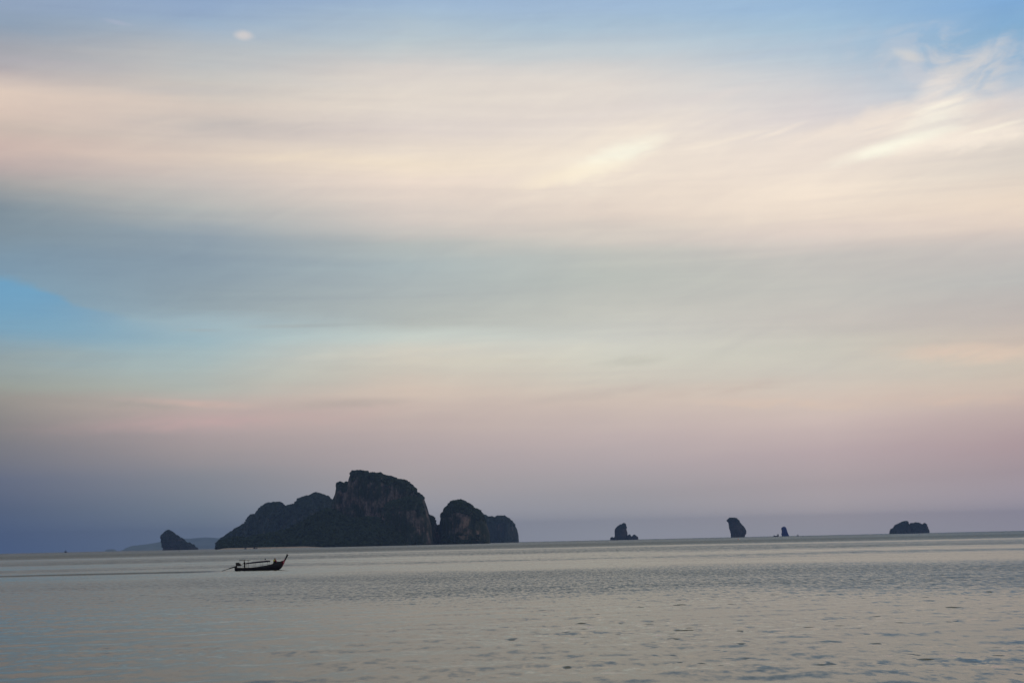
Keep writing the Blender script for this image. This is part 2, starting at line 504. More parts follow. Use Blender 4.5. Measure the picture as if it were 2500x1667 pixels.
def height_island(comps, step_x, step_y, name, mat, parent, trees=0, tree_size=(4, 8), seed=0, min_z=3.0, tree_slope=1.6):
    """comps: dict(D, prof, wf, wb, shape, cliff) -> highest of all their domes; one mesh"""
    X0 = min(edge_profile(c['prof'], c['D'])[0].min() for c in comps) - 15
    X1 = max(edge_profile(c['prof'], c['D'])[0].max() for c in comps) + 15
    Y0 = min(c['D'] - c['wf'] * 1.15 for c in comps); Y1 = max(c['D'] + c['wb'] * 1.1 for c in comps)
    xs = np.arange(X0, X1, step_x); ys = np.arange(Y0, Y1, step_y)
    X, Y = np.meshgrid(xs, ys)
    Z = np.full_like(X, -6.0)
    for k, c in enumerate(comps):
        px, pz = edge_profile(c['prof'], c['D'])
        # perspective: things nearer than D stand under the same sight line
        Xs = X * (c['D'] / Y) * 0.5 + X * 0.5
        P = np.interp(Xs, px, pz, left=-6, right=-6)
        lump = c.get('lump', 3.0)
        P = P + (fbm(X / 28 + seed + k, Y / 28, 4)) * lump * np.clip(P / 20, 0, 1) * 2
        H = pz.max()
        rel = np.clip(P / H, 0.0, 1)
        wf = c['wf'] * (0.30 + 0.70 * rel ** 0.6); wb = c['wb'] * (0.35 + 0.65 * rel ** 0.6)
        t = np.where(Y < c['D'], (c['D'] - Y) / wf, (Y - c['D']) / wb)
        t = t + fbm(X / c.get('bay', 90.0) + 3.7 * k + seed, Y / 240 + 9, 4) * c.get('rough', 0.30) * np.clip(t * 3, 0, 1)
        flute = np.abs(fbm(X / 17 + 40 + k, Y / 60, 3)) * c.get('flute', 0.12)
        t = np.maximum(t + flute * np.clip(t * 3, 0, 1), 0)
        tt, ff = zip(*c['shape'])
        Z = np.maximum(Z, (P + 6) * np.interp(t, tt, ff) - 6)
    nz = fbm(X / 11 + seed, Y / 11 + 2, 3) * 4.0
    Z = np.where(Z > min_z, Z + nz * np.clip((Z - min_z) / 20, 0, 1), Z)
    ny, nx = X.shape
    V = np.stack([X, Y, Z], -1).reshape(-1, 3)
    i = np.arange((ny - 1) * nx).reshape(ny - 1, nx)[:, :-1].ravel()
    Fq = np.stack([i, i + 1, i + nx + 1, i + nx], 1)
    zf = Z.ravel()
    keep = (zf[Fq].max(1) > -4.0)
    Fq = Fq[keep]
    used = np.unique(Fq)
    remap = np.zeros(len(V), int); remap[used] = np.arange(len(used))
    o = add(name, mesh_from(name, V[used], remap[Fq], mat, smooth=False), parent)
    if trees:
        gy, gx = np.gradient(Z, step_y, step_x)
        slope = np.hypot(gx, gy)
        ok = (Z > 5) & (slope < tree_slope)
        idx = np.argwhere(ok)
        sel = idx[rng.integers(0, len(idx), trees)]
        pts = np.stack([X[sel[:, 0], sel[:, 1]] + rng.normal(0, 2, trees), Y[sel[:, 0], sel[:, 1]] + rng.normal(0, 2, trees),
                        Z[sel[:, 0], sel[:, 1]] - 1.5], 1)
        sz = tree_size[0] + (tree_size[1] - tree_size[0]) * rng.random(trees) ** 2
        clumps(pts, sz, 'tree_cover', parent)
    return o


DOME = [(0, 1), (0.3, 0.97), (0.55, 0.88), (0.75, 0.70), (0.9, 0.42), (1.0, 0.0)]
WALL = [(0, 1), (0.35, 0.95), (0.6, 0.84), (0.72, 0.70), (0.80, 0.30), (0.9, 0.12), (1.0, 0.0)]
SLOPE = [(0, 1), (0.25, 0.86), (0.5, 0.60), (0.75, 0.34), (0.93, 0.12), (1.0, 0.0)]
CLIFF = [(0, 1), (0.2, 0.96), (0.36, 0.85), (0.46, 0.50), (0.52, 0.26), (0.8, 0.12), (1.0, 0.0)]

# ------------------------------------------------------------------ sea
def band_mask(N, X, Y):
    """0 = slick calm water, 1 = water ruffled by a breeze; lies on the sea, long streaks across the view"""
    dist = N.math('SQRT', N.math('ADD', N.math('MULTIPLY', X, X), N.math('MULTIPLY', Y, Y)))
    L = N.math('LOGARITHM', N.math('MAXIMUM', dist, 5.0), 10.0)
    az = N.math('DIVIDE', X, N.math('MAXIMUM', dist, 1.0))
    w = N.noise(N.comb(N.math('MULTIPLY', az, 5.0), N.math('MULTIPLY', L, 9.0), 1.1), 1.0, 4, 0.6)
    w2 = N.noise(N.comb(N.math('MULTIPLY', az, 11.0), N.math('MULTIPLY', L, 40.0), 7.7), 1.0, 4, 0.6)
    L2 = N.math('ADD', L, N.math('ADD', N.math('MULTIPLY', N.math('SUBTRACT', w, 0.5), 0.16),
                                 N.math('MULTIPLY', N.math('SUBTRACT', w2, 0.5), 0.05)))
    v = N.math('DIVIDE', N.math('SUBTRACT', L2, 1.5), 3.0)      # 31 m .. 31 km -> 0..1

    def at_m(mm):
        return (math.log10(mm) - 1.5) / 3.0
    g = lambda x: (x, x, x)
    stops = [(0.0, g(0.22)), (at_m(70), g(0.20)), (at_m(105), g(0.05)), (at_m(122), g(0.22)), (at_m(145), g(0.58)), (at_m(170), g(0.45)), (at_m(205), g(0.66)),
             (at_m(235), g(0.35)), (at_m(262), g(0.06)), (at_m(330), g(0.06)), (at_m(380), g(0.45)), (at_m(420), g(0.10)), (at_m(520), g(0.15)),
             (at_m(600), g(0.75)), (at_m(850), g(0.45)), (at_m(950), g(0.10)), (at_m(1100), g(0.80)), (at_m(1500), g(0.95)), (at_m(9000), g(1.0))]
    r = N.ramp(v, stops)
    r = N.new('ShaderNodeSeparateColor', ins={0: r}).outputs[0]
    # thin streaks everywhere far out
    st = N.noise(N.comb(N.math('MULTIPLY', az, 3.0), N.math('MULTIPLY', L, 55.0), 3.0), 1.0, 3, 0.6)
    far = N.rng(L, 2.35, 2.7)
    r = N.math('ADD', r, N.math('MULTIPLY', far, N.math('MULTIPLY', N.math('SUBTRACT', st, 0.52), 1.3)), clamp=True)
    # less ruffled towards the left, nearer than the boat
    left = N.rng(az, -0.30, -0.02, 0.35, 1.0)
    near = N.rng(L, 2.45, 2.2)
    r = N.math('MULTIPLY', r, N.math('ADD', N.math('MULTIPLY', near, left), N.math('SUBTRACT', 1.0, near)))
    # wake of the boat: a long low ridge of stirred water behind its stern
    A = sea_point(-900, 1427); B = sea_point(566, 1393.6)
    k = (B.y - A.y) / (B.x - A.x)
    wn = N.noise(N.comb(N.math('MULTIPLY', X, 0.05), 0.0, 0.0), 1.0, 4, 0.6)
    wy = N.math('ADD', N.math('ADD', N.math('MULTIPLY', N.math('SUBTRACT', X, A.x), k), A.y), N.math('MULTIPLY', N.math('SUBTRACT', wn, 0.5), 9.0))
    dd = N.math('ABSOLUTE', N.math('SUBTRACT', Y, wy))
    wk = N.math('MULTIPLY', N.rng(dd, 17.0, 3.0), N.rng(X, B.x + 2, B.x - 9))
    wk = N.math('MULTIPLY', wk, N.rng(wn, 0.25, 0.5, 0.55, 1.0))
    return r, wk, L, az


def build_sea():
    r = np.concatenate([np.linspace(0.5, 24, 12), np.geomspace(26, 420, 760), np.geomspace(430, 29500, 130)])
    fine = np.linspace(-26, 26, 620)
    coarse = np.linspace(26, 334, 60)[1:-1]
    ang = np.radians(np.concatenate([fine, coarse]))
    R, A = np.meshgrid(r, ang, indexing='ij')
    X = R * np.sin(A); Y = R * np.cos(A)
    Z = np.zeros_like(X)
    g = np.random.default_rng(3)
    for _ in range(26):
        lam = g.uniform(1.6, 9.0); th = math.radians(g.normal(-75, 32)); k = 2 * math.pi / lam
        Z += 0.0022 * min(lam, 3.2) * g.uniform(0.4, 1.0) * np.sin(k * (X * math.cos(th) + Y * math.sin(th)) + g.uniform(0, 6.28)) * np.clip((lam * 55 - R) / (lam * 30), 0, 1)
    n, q = X.shape
    V = np.stack([X, Y, Z], -1).reshape(-1, 3)
    i = (np.arange(n - 1)[:, None] * q + np.arange(q)[None]).ravel()
    j = (np.arange(n - 1)[:, None] * q + (np.arange(q)[None] + 1) % q).ravel()
    Fq = np.stack([i, i + q, j + q, j], 1)
    V = np.vstack([V, [[0, 0, 0]]]); c = len(V) - 1
    me = mesh_from('sea', V, Fq[:, ::-1].copy(), None, smooth=True)
    if me.polygons[5].normal.z < 0:
        me.flip_normals()
    o = add('sea', me)
    o['kind'] = 'structure'
    mt = bpy.data.materials.new('sea_water'); mt.use_nodes = True
    N = Nodes(mt.node_tree)
    geo = N.new('ShaderNodeNewGeometry')
    s = N.new('ShaderNodeSeparateXYZ', ins={0: geo.outputs['Position']})
    PX, PY = s.outputs[0], s.outputs[1]
    ruf, wake, L, az = band_mask(N, PX, PY)
    small = N.noise(N.comb(N.math('MULTIPLY', PX, 1.9), N.math('MULTIPLY', PY, 0.95), 0.0), 1.0, 5, 0.62, out=1)
    swell = N.noise(N.comb(N.math('MULTIPLY', PX, 0.16), N.math('MULTIPLY', PY, 0.22), 4.0), 1.0, 3, 0.55, out=1)
    ss = N.new('ShaderNodeSeparateColor', ins={0: small}); sw = N.new('ShaderNodeSeparateColor', ins={0: swell})
    gust = N.rng(N.noise(N.comb(N.math('MULTIPLY', PX, 0.030), N.math('MULTIPLY', PY, 0.035), 55.0), 1.0, 3, 0.6), 0.36, 0.62, 0.45, 1.25)
    a_small = N.math('ADD', N.math('MULTIPLY', gust, 0.20), N.math('MULTIPLY', ruf, 0.50))
    a_small = N.math('ADD', a_small, N.math('MULTIPLY', wake, 0.35))
    a_swell = N.math('ADD', 0.045, N.math('MULTIPLY', ruf, 0.10))

    def slope(i, bias):
        a = N.math('MULTIPLY', N.math('SUBTRACT', ss.outputs[i], 0.5), a_small)
        b = N.math('MULTIPLY', N.math('SUBTRACT', sw.outputs[i], 0.5), a_swell)
        return N.math('ADD', N.math('ADD', a, b), bias)
    # now and then a steep little crest
    cr = N.noise(N.comb(N.math('MULTIPLY', PX, 0.75), N.math('MULTIPLY', PY, 0.50), 9.0), 1.0, 2, 0.5)
    patchy = N.rng(N.noise(N.comb(N.math('MULTIPLY', PX, 0.07), N.math('MULTIPLY', PY, 0.06), 2.0), 1.0, 2, 0.5), 0.42, 0.60)
    crest = N.math('MULTIPLY', N.rng(cr, 0.655, 0.695, 0.0, 1.0), patchy)
    crest = N.math('MULTIPLY', crest, N.rng(az, -0.12, 0.12, 0.15, 1.0))
    gl = N.noise(N.comb(N.math('MULTIPLY', PX, 1.1), N.math('MULTIPLY', PY, 0.8), 31.0), 1.0, 3, 0.6)
    glint = N.math('MULTIPLY', N.rng(gl, 0.54, 0.60), N.math('MULTIPLY', N.math('MULTIPLY', patchy, N.rng(az, -0.12, 0.10)), N.rng(L, 2.35, 2.1)))
    steepf = N.math('ADD', N.math('MULTIPLY', crest, -0.24), N.math('MULTIPLY', wake, -0.20))
    steepf = N.math('ADD', steepf, N.math('ADD', N.math('MULTIPLY', glint, 0.03), N.math('MULTIPLY', N.rng(L, 2.85, 3.3), -0.07)))
    g1 = N.noise(N.comb(N.math('MULTIPLY', PX, 2.6), N.math('MULTIPLY', PY, 0.42), 41.0), 1.0, 4, 0.7)
    g2 = N.noise(N.comb(N.math('MULTIPLY', PX, 0.75), N.math('MULTIPLY', PY, 0.050), 47.0), 1.0, 4, 0.7)
    g1 = N.math('MULTIPLY', N.rng(g1, 0.40, 0.66), N.math('MULTIPLY', N.rng(L, 1.85, 2.1), N.rng(L, 2.75, 2.5)))
    g2 = N.math('MULTIPLY', N.rng(g2, 0.40, 0.66), N.math('MULTIPLY', N.rng(L, 2.4, 2.6), N.rng(L, 3.5, 3.1)))
    grp = N.math('MULTIPLY', N.math('ADD', g1, g2), N.math('ADD', 0.03, N.math('MULTIPLY', ruf, 0.20)))
    steepf = N.math('SUBTRACT', steepf, grp)
    sy = slope(1, N.math('ADD', steepf, N.math('ADD', -0.070, N.math('MULTIPLY', ruf, -0.06))))
    vm = N.new('ShaderNodeVectorMath', operation='ADD', ins={0: geo.outputs['Normal'], 1: N.comb(slope(0, 0.0), sy, 0.0)})
    nn = N.new('ShaderNodeVectorMath', operation='NORMALIZE', ins={0: vm.outputs[0]})
    rough = N.math('ADD', N.math('SUBTRACT', 0.14, N.math('MULTIPLY', glint, 0.11)), N.math('MULTIPLY', ruf, 0.12))
    b = N.new('ShaderNodeBsdfPrincipled', ins={'Base Color': (0.042, 0.043, 0.011), 'Roughness': rough, 'IOR': 1.333,
                                               'Specular IOR Level': 0.5, 'Normal': nn.outputs[0]})
    N.new('ShaderNodeOutputMaterial', ins={0: b.outputs[0]})
    me.materials.append(mt)
    return o


build_sea()

# ------------------------------------------------------------------ the air
hb = bmesh.new()
bmesh.ops.create_cube(hb, size=1.0)
for v in hb.verts:
    v.co.x *= 2 * HAZE_R; v.co.y *= 2 * HAZE_R
    v.co.z = HAZE_TOP if v.co.z > 0 else -12.0
hm = bpy.data.meshes.new('haze'); hb.to_mesh(hm); hb.free()
hmat = bpy.data.materials.new('haze_air'); hmat.use_nodes = True
N = Nodes(hmat.node_tree)
pv = N.new('ShaderNodeVolumePrincipled')
pv.inputs['Color'].default_value = (*HAZE_COLOR, 1)
pv.inputs['Density'].default_value = HAZE_DENSITY
N.new('ShaderNodeOutputMaterial', ins={1: pv.outputs[0]})
hm.materials.append(hmat)
haze = add('haze', hm)
haze['kind'] = 'stuff'

# ------------------------------------------------------------------ far hills
PF1 = [(300, 1343), (306, 1339.5), (325, 1331.8), (338, 1331), (351, 1329.2), (372, 1326), (393, 1322.5), (415, 1320), (437, 1322), (455, 1330), (470, 1341)]
PF2 = [(400, 1341), (425, 1324), (440, 1315), (455, 1314.5), (468, 1313.8), (485, 1312.5), (500, 1310.8), (520, 1312.5), (545, 1313), (575, 1320), (640, 1338)]
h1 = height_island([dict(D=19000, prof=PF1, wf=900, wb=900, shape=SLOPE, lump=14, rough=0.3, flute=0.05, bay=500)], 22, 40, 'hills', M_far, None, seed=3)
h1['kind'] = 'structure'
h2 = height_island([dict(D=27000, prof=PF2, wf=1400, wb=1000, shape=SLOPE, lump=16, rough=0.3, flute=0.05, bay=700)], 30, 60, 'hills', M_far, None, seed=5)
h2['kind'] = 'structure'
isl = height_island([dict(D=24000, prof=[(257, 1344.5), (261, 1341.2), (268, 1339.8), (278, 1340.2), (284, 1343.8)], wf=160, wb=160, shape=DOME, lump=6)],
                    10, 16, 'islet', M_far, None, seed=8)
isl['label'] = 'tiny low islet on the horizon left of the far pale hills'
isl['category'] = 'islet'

# ------------------------------------------------------------------ main island
PA = [(531, 1338), (533.5, 1334), (536, 1322), (544, 1314), (558, 1304.5), (571, 1296), (576, 1292), (590, 1283.5), (605, 1275), (609, 1263), (616, 1255.5),
      (627, 1255.5), (634, 1242.5), (646, 1232.5), (653, 1227.5), (677, 1225), (689, 1227), (694, 1234.5), (702, 1236), (706, 1232), (709, 1236), (714, 1232),
      (724, 1228.5), (731, 1217.5), (740, 1213), (757, 1209), (772, 1202), (789, 1206.5), (796, 1211.5), (799, 1210), (806, 1215), (811, 1224), (835, 1250), (880, 1334)]
PB = [(800, 1334), (804, 1250), (810, 1223), (818, 1206), (822, 1184), (829, 1176), (840.6, 1178.5), (850, 1174.5), (851.7, 1166.5), (856.5, 1152), (861, 1147.5),
      (879, 1146.5), (891.6, 1149), (906, 1154), (928, 1154), (941, 1161), (955, 1162.5), (971, 1169), (985.6, 1170), (1001.6, 1181), (1016, 1193.5),
      (1019, 1201.5), (1033.5, 1212), (1043, 1238), (1048, 1255.5), (1054, 1280), (1058, 1329)]
PC = [(915, 1334), (925, 1275), (932, 1250), (941, 1230), (953, 1222), (966, 1219), (980, 1216), (1002, 1211), (1018, 1212), (1030, 1218), (1040, 1240), (1047, 1260), (1053, 1284), (1058, 1329)]
PS = [(1036, 1329), (1041, 1257), (1051, 1255.5), (1059, 1260.5), (1064, 1273), (1068.5, 1286.5), (1080, 1300), (1090, 1328)]
PG = [(531, 1338), (532.5, 1325), (538, 1318), (547, 1316), (570, 1310), (600, 1309), (640, 1304), (670, 1299), (700, 1291), (738, 1273), (765, 1255), (789, 1241), (805, 1238),
      (820, 1243), (844, 1258), (869, 1264), (892, 1260), (923, 1262), (950, 1268), (985, 1292), (1010, 1329)]
PE = [(1064, 1329), (1069, 1283), (1072.7, 1280.5), (1076.5, 1263), (1078, 1254.5), (1083, 1249), (1085, 1241.5), (1093, 1236.5), (1097, 1230), (1104.6, 1222.5),
      (1121, 1220), (1132.7, 1222.5), (1141.6, 1228), (1152, 1235), (1158, 1240), (1168.5, 1244), (1175, 1252), (1178.6, 1259), (1185, 1272), (1191, 1288.5),
      (1195, 1301), (1196, 1326)]
PFR = [(1160, 1326), (1166, 1262), (1178.6, 1256), (1184, 1256), (1191, 1260.5), (1203, 1260.5), (1209, 1262.5), (1215.6, 1258.5), (1232, 1258.5), (1238.5, 1263),
       (1249, 1271), (1256.5, 1280), (1263, 1292.5), (1265.5, 1305), (1266.5, 1314), (1267, 1324)]

main = thing('rock_island', 'large dark forested island with tall square-topped cliff and sandy beach at its left foot', 'island', (0, 6400, 0))
inv = Vector((0, -6400, 0))


def shift(parent):
    for ch in parent.children:
        ch.matrix_parent_inverse = Matrix.Translation(-parent.location)


height_island([dict(D=9000, prof=PA, wf=480, wb=260, shape=DOME, lump=2.4, rough=0.35)], 2.2, 5, 'ridge', M_isl2, main, trees=6000, tree_size=(4, 10.5), seed=11, tree_slope=3)
height_island([dict(D=6500, prof=PB, wf=230, wb=240, shape=CLIFF, lump=2.5, rough=0.30, flute=0.22)], 1.8, 3, 'cliff', M_isl, main, trees=2600, tree_size=(3.5, 9), seed=22)
height_island([dict(D=6290, prof=PC, wf=190, wb=150, shape=WALL, lump=2.5, rough=0.35, flute=0.2),
               dict(D=6420, prof=PS, wf=120, wb=120, shape=DOME, lump=2.5)], 1.8, 3, 'buttress', M_isl, main, trees=1800, tree_size=(3, 6), seed=33, tree_slope=2.0)
height_island([dict(D=6200, prof=PG, wf=230, wb=200, shape=SLOPE, lump=5, rough=0.3, flute=0.05)], 2.6, 4, 'forest_slope', M_isl, main, trees=4800, tree_size=(4, 8.5), seed=44, tree_slope=4)
height_island([dict(D=6450, prof=PE, wf=230, wb=200, shape=WALL, lump=2.5, rough=0.35, flute=0.18)], 1.9, 3, 'dome_hill', M_isl, main, trees=2200, tree_size=(3.5, 8.5), seed=55, tree_slope=2.2)

# beach along the left foot
xs = np.linspace(at(531, 1335, 5880)[0], at(792, 1330, 5880)[0], 90)
bv = []; rows = [(-60, -1.2), (-30, 0.6), (-6, 3.2), (14, 5.0), (60, 5.2), (160, 3)]
for i, x in enumerate(xs):
    u = i / 89
    k = min(1, (1 - u) * 5) * min(1, u * 12 + 0.3)
    wob = 10 * math.sin(u * 9) + 6 * math.sin(u * 23)
    for (yy, zz) in rows:
        bv.append((x, 5880 + yy + wob, -1.2 + (zz + 1.2) * k + random.uniform(-.1, .1)))
bf = [(i * 6 + j, (i + 1) * 6 + j, (i + 1) * 6 + j + 1, i * 6 + j + 1) for i in range(89) for j in range(5)]
add('beach', mesh_from('beach', bv, bf, M_sand, True), main)
shift(main)

back = thing('rock_island', 'smaller paler domed island behind the right end of the big dark island', 'island', (0, 10500, 0))
height_island([dict(D=10500, prof=PFR, wf=280, wb=280, shape=WALL, lump=4, rough=0.35, flute=0.18)], 2.4, 4, 'rock', M_isl2, back, trees=1500, tree_size=(5, 10), seed=66)
shift(back)


# ------------------------------------------------------------------ sea stacks (may overhang): lofts from level rings
def loft_rock(levels, D, depth, mat, name, parent, rough=0.07, seed=0.0, dy=0.0, seg=56):
    px = []
    for py, l, r in levels:
        xl, z = at(l, py, D); xr, _ = at(r, py, D)
        px.append((z, xl, xr))
    px.sort()
    px = np.array(px)
    px[0, 0] = min(px[0, 0], -4)
    nlev = 56
    zz = np.linspace(px[0, 0], px[-1, 0], nlev)
    L = np.interp(zz, px[:, 0], px[:, 1]); R = np.interp(zz, px[:, 0], px[:, 2])
    wmax = (R - L).max()
    V = []
    th = np.linspace(0, 2 * math.pi, seg, endpoint=False)
    for k in range(nlev):
        w = (R[k] - L[k]) / 2
        dpt = depth * wmax / 2 * (w / (wmax / 2)) ** 0.6
        n = 1 + rough * 2 * fbm(np.cos(th) * 2.2 + seed + 9, np.sin(th) * 2.2 + zz[k] / wmax * 2.5 + seed, 4) \
            + rough * 1.6 * fbm(th * 4.5 + seed * 3, np.full(seg, zz[k] / wmax * 7), 3)
        c = np.sign(np.cos(th)) * np.abs(np.cos(th)) ** 0.85; s_ = np.sign(np.sin(th)) * np.abs(np.sin(th)) ** 0.85
        V.append(np.stack([(L[k] + R[k]) / 2 + w * c * n, D + dy + dpt * s_ * n, np.full(seg, zz[k]) + wmax * 0.012 * np.sin(th * 5 + k)], 1))
    V = np.vstack(V)
    faces = [(k * seg + i, k * seg + (i + 1) % seg, (k + 1) * seg + (i + 1) % seg, (k + 1) * seg + i) for k in range(nlev - 1) for i in range(seg)]
    top = len(V)
    V = np.vstack([V, [[(L[-1] + R[-1]) / 2, D + dy, zz[-1] + wmax * 0.01]]])
    faces += [((nlev - 1) * seg + i, (nlev - 1) * seg + (i + 1) % seg, top) for i in range(seg)]
    o = add(name, mesh_from(name, V, faces, mat, False), parent)
    return V, o


def rock_trees(V, frac_top, n, size, parent):
    z0, z1 = 0, V[:, 2].max()
    c = V[V[:, 2] > z0 + (z1 - z0) * frac_top]
    p = c[rng.integers(0, len(c), n)] + rng.normal(0, size * 0.25, (n, 3))
    clumps(p, size * (0.5 + 0.6 * rng.random(n)), 'tree_cover', parent)


A_ = [(1294.8, 409.5, 413.5), (1297, 405.5, 418), (1300, 401, 421), (1304, 397, 425.5), (1307.4, 394, 430), (1312, 394, 437), (1317, 394.3, 445), (1323, 394.6, 451),
      (1327, 395.8, 462), (1331, 396.8, 470), (1334, 397.6, 473.5), (1337.6, 398.3, 479), (1339.5, 398.6, 482), (1345, 398, 484)]
s1 = thing('sea_stack', 'dark wedge-shaped rock islet sloping down to the right, before the far pale hills', 'rock islet', (0, 10500, 0))
V, _o = loft_rock(A_, 10500, 0.75, M_stack, 'rock', s1, 0.07, 1.3)
rock_trees(V, 0.15, 700, 6.5, s1); shift(s1)

s2 = thing('sea_stack', 'tall square rock stack with two small humps at its right foot', 'rock islet', (0, 11500, 0))
V, _o = loft_rock([(1277.6, 1521.5, 1524.5), (1280, 1517.5, 1527), (1282.5, 1510.5, 1528.6), (1285, 1508, 1529), (1288.3, 1504.5, 1529.4), (1292, 1500.8, 1529.8),
                   (1298, 1501.2, 1530.6), (1305, 1501.2, 1531.7), (1312, 1500.5, 1532.5), (1319, 1499, 1533)], 11500, 0.9, M_stack, 'rock', s2, 0.08, 4.2)
rock_trees(V, 0.72, 160, 5.5, s2)
for lv, dd, sd_ in (([(1303.8, 1535, 1537), (1306, 1532.5, 1539), (1309, 1531, 1541), (1313, 1530, 1544), (1319, 1530, 1546)], -25, 7.7),
                    ([(1304.4, 1546.5, 1549.5), (1306.5, 1544.5, 1552), (1309.3, 1541.8, 1555.5), (1311, 1540, 1557.5), (1319, 1539, 1558.3)], -14, 8.8),
                    ([(1310.8, 1491.5, 1495.5), (1312, 1489.7, 1499), (1316, 1489.2, 1503), (1320, 1489, 1504)], -20, 9.1)):
    V, _o = loft_rock(lv, 11500, 0.9, M_stack, 'foot_rock', s2, 0.06, sd_, dd, 32)
shift(s2)

s3 = thing('sea_stack', 'tall rock stack leaning left with an overhanging bulbous top', 'rock islet', (0, 11500, 0))
V, _o = loft_rock([(1264, 1782, 1792), (1266, 1778.5, 1798), (1270.4, 1774.8, 1803.5), (1274, 1777, 1806), (1277.6, 1778.7, 1808.7), (1284, 1779.4, 1815), (1291, 1780.6, 1820),
                   (1298.6, 1783, 1822.6), (1303.6, 1784.4, 1821.4), (1308, 1784.4, 1818.5), (1314, 1784, 1818.5)], 11500, 0.85, M_stack, 'rock', s3, 0.07, 12.4)
rock_trees(V, 0.80, 180, 5.0, s3); shift(s3)

s4 = thing('sea_stack', 'small deep blue rock pinnacle right of the leaning stack', 'rock islet', (0, 12500, 0))
V, _o = loft_rock([(1285, 1912, 1916), (1287, 1908.5, 1918), (1290.3, 1906.9, 1919.7), (1295, 1909, 1921), (1302, 1908.2, 1923.5), (1306, 1908, 1925.5), (1312, 1908, 1926)],
                  12500, 0.9, M_blue, 'rock', s4, 0.08, 15.1)
shift(s4)

s5 = thing('wooded_island', 'small low wooded island with a notched treetop line, rightmost on the horizon', 'island', (0, 12000, 0))
PW = [(2172, 1304), (2174, 1299.5), (2177.6, 1290.5), (2182, 1288.5), (2184.5, 1284.8), (2188, 1280), (2194.6, 1278), (2204, 1273), (2211.6, 1271), (2216, 1273.5),
      (2220.6, 1281.5), (2223.5, 1277.5), (2233, 1275.5), (2242, 1275.5), (2249, 1278.5), (2254, 1280), (2256.7, 1275.5), (2260, 1279.5), (2262, 1288), (2265, 1290.5), (2268, 1303)]
height_island([dict(D=12000, prof=PW, wf=140, wb=140, shape=DOME, lump=2.0, rough=0.3, flute=0.1)], 1.8, 2.6, 'rock', M_stack, s5, trees=1100, tree_size=(3.2, 8.5), seed=77, tree_slope=9)
shift(s5)

# ------------------------------------------------------------------ boats
M_hull = worn('black_boat_paint', (0.010, 0.010, 0.018), 0.45, 3.0)
M_trim = worn('weathered_boat_wood', (0.018, 0.013, 0.014), 0.6, 5.0)
M_deck = worn('deck_planks', (0.07, 0.05, 0.035), 0.7, 5.0)
M_canvas = worn('dark_purple_canvas', (0.020, 0.016, 0.035), 0.9, 4.0)
M_iron = worn('oily_engine_metal', (0.02, 0.02, 0.02), 0.4, 9.0)
M_pole = worn('pale_pole_paint', (0.10, 0.10, 0.09), 0.5, 9.0)
M_pink = worn('pink_ribbon_cloth', (0.62, 0.16, 0.22), 0.8, 9.0)
M_red = worn('red_cloth', (0.20, 0.012, 0.02), 0.85, 9.0)
M_yellow = worn('yellow_green_cloth', (0.52, 0.50, 0.04), 0.85, 9.0)
M_skin = worn('brown_skin', (0.11, 0.055, 0.035), 0.6, 9.0, 0.1)
M_hair = worn('black_hair', (0.008, 0.007, 0.007), 0.5, 20.0)
M_darkcloth = worn('dark_cloth', (0.012, 0.012, 0.014), 0.9, 9.0)
M_tarp = worn('blue_grey_tarp', (0.045, 0.06, 0.075), 0.8, 4.0)
M_farboat = worn('dark_boat_paint_faded', (0.03, 0.03, 0.05), 0.6, 2.0)
M_buoy_red = worn('orange_red_buoy_paint', (0.60, 0.08, 0.03), 0.5, 3.0)
M_buoy = worn('dark_buoy_paint', (0.02, 0.02, 0.03), 0.5, 3.0)


def tube(pts, rad, seg=8, caps=True):
    """round bar along points; rad number or list"""
    pts = [Vector(p) for p in pts]
    if not isinstance(rad, (list, tuple)):
        rad = [rad] * len(pts)
    V = []; Fc = []
    for i, p in enumerate(pts):
        t = (pts[min(i + 1, len(pts) - 1)] - pts[max(i - 1, 0)]).normalized()
        a = t.orthogonal().normalized() if abs(t.z) > 0.95 else t.cross(Vector((0, 0, 1))).normalized()
        b = t.cross(a)
        for k in range(seg):
            w = 2 * math.pi * k / seg
            V.append(p + (a * math.cos(w) + b * math.sin(w)) * rad[i])
    for i in range(len(pts) - 1):
        for k in range(seg):
            Fc.append((i * seg + k, i * seg + (k + 1) % seg, (i + 1) * seg + (k + 1) % seg, (i + 1) * seg + k))
    if caps:
        Fc.append(tuple(range(seg))[::-1]); Fc.append(tuple(range((len(pts) - 1) * seg, len(pts) * seg)))
    return V, Fc


def box(cx, cy, cz, sx, sy, sz):
    V = [Vector((cx + a * sx / 2, cy + b * sy / 2, cz + c * sz / 2)) for a in (-1, 1) for b in (-1, 1) for c in (-1, 1)]
    return V, [(0, 1, 3, 2), (4, 6, 7, 5), (0, 4, 5, 1), (2, 3, 7, 6), (0, 2, 6, 4), (1, 5, 7, 3)]


def join(*gs):
    V = []; Fc = []
    for v, f in gs:
        o = len(V); V += list(v); Fc += [tuple(i + o for i in q) for q in f]
    return V, Fc


def part(name, g, mat, parent, smooth=False, bevel=0.0):
    o = add(name, mesh_from(name, g[0], g[1], mat, smooth), parent)
    if bevel:
        md = o.modifiers.new('bevel', 'BEVEL'); md.width = bevel; md.segments = 2
    return o


# stations: x, half beam, sheer height, keel height
ST = [(0.0, 0.42, 0.62, 0.02), (0.5, 0.60, 0.55, -0.12), (1.5, 0.78, 0.50, -0.22), (3.0, 0.90, 0.52, -0.28), (4.5, 0.95, 0.62, -0.30), (6.0, 0.90, 0.80, -0.30),
      (7.2, 0.78, 1.02, -0.26), (8.2, 0.58, 1.30, -0.18), (8.9, 0.36, 1.54, -0.02), (9.35, 0.20, 1.68, 0.35), (9.75, 0.10, 1.78, 0.95), (10.0, 0.045, 1.84, 1.45)]


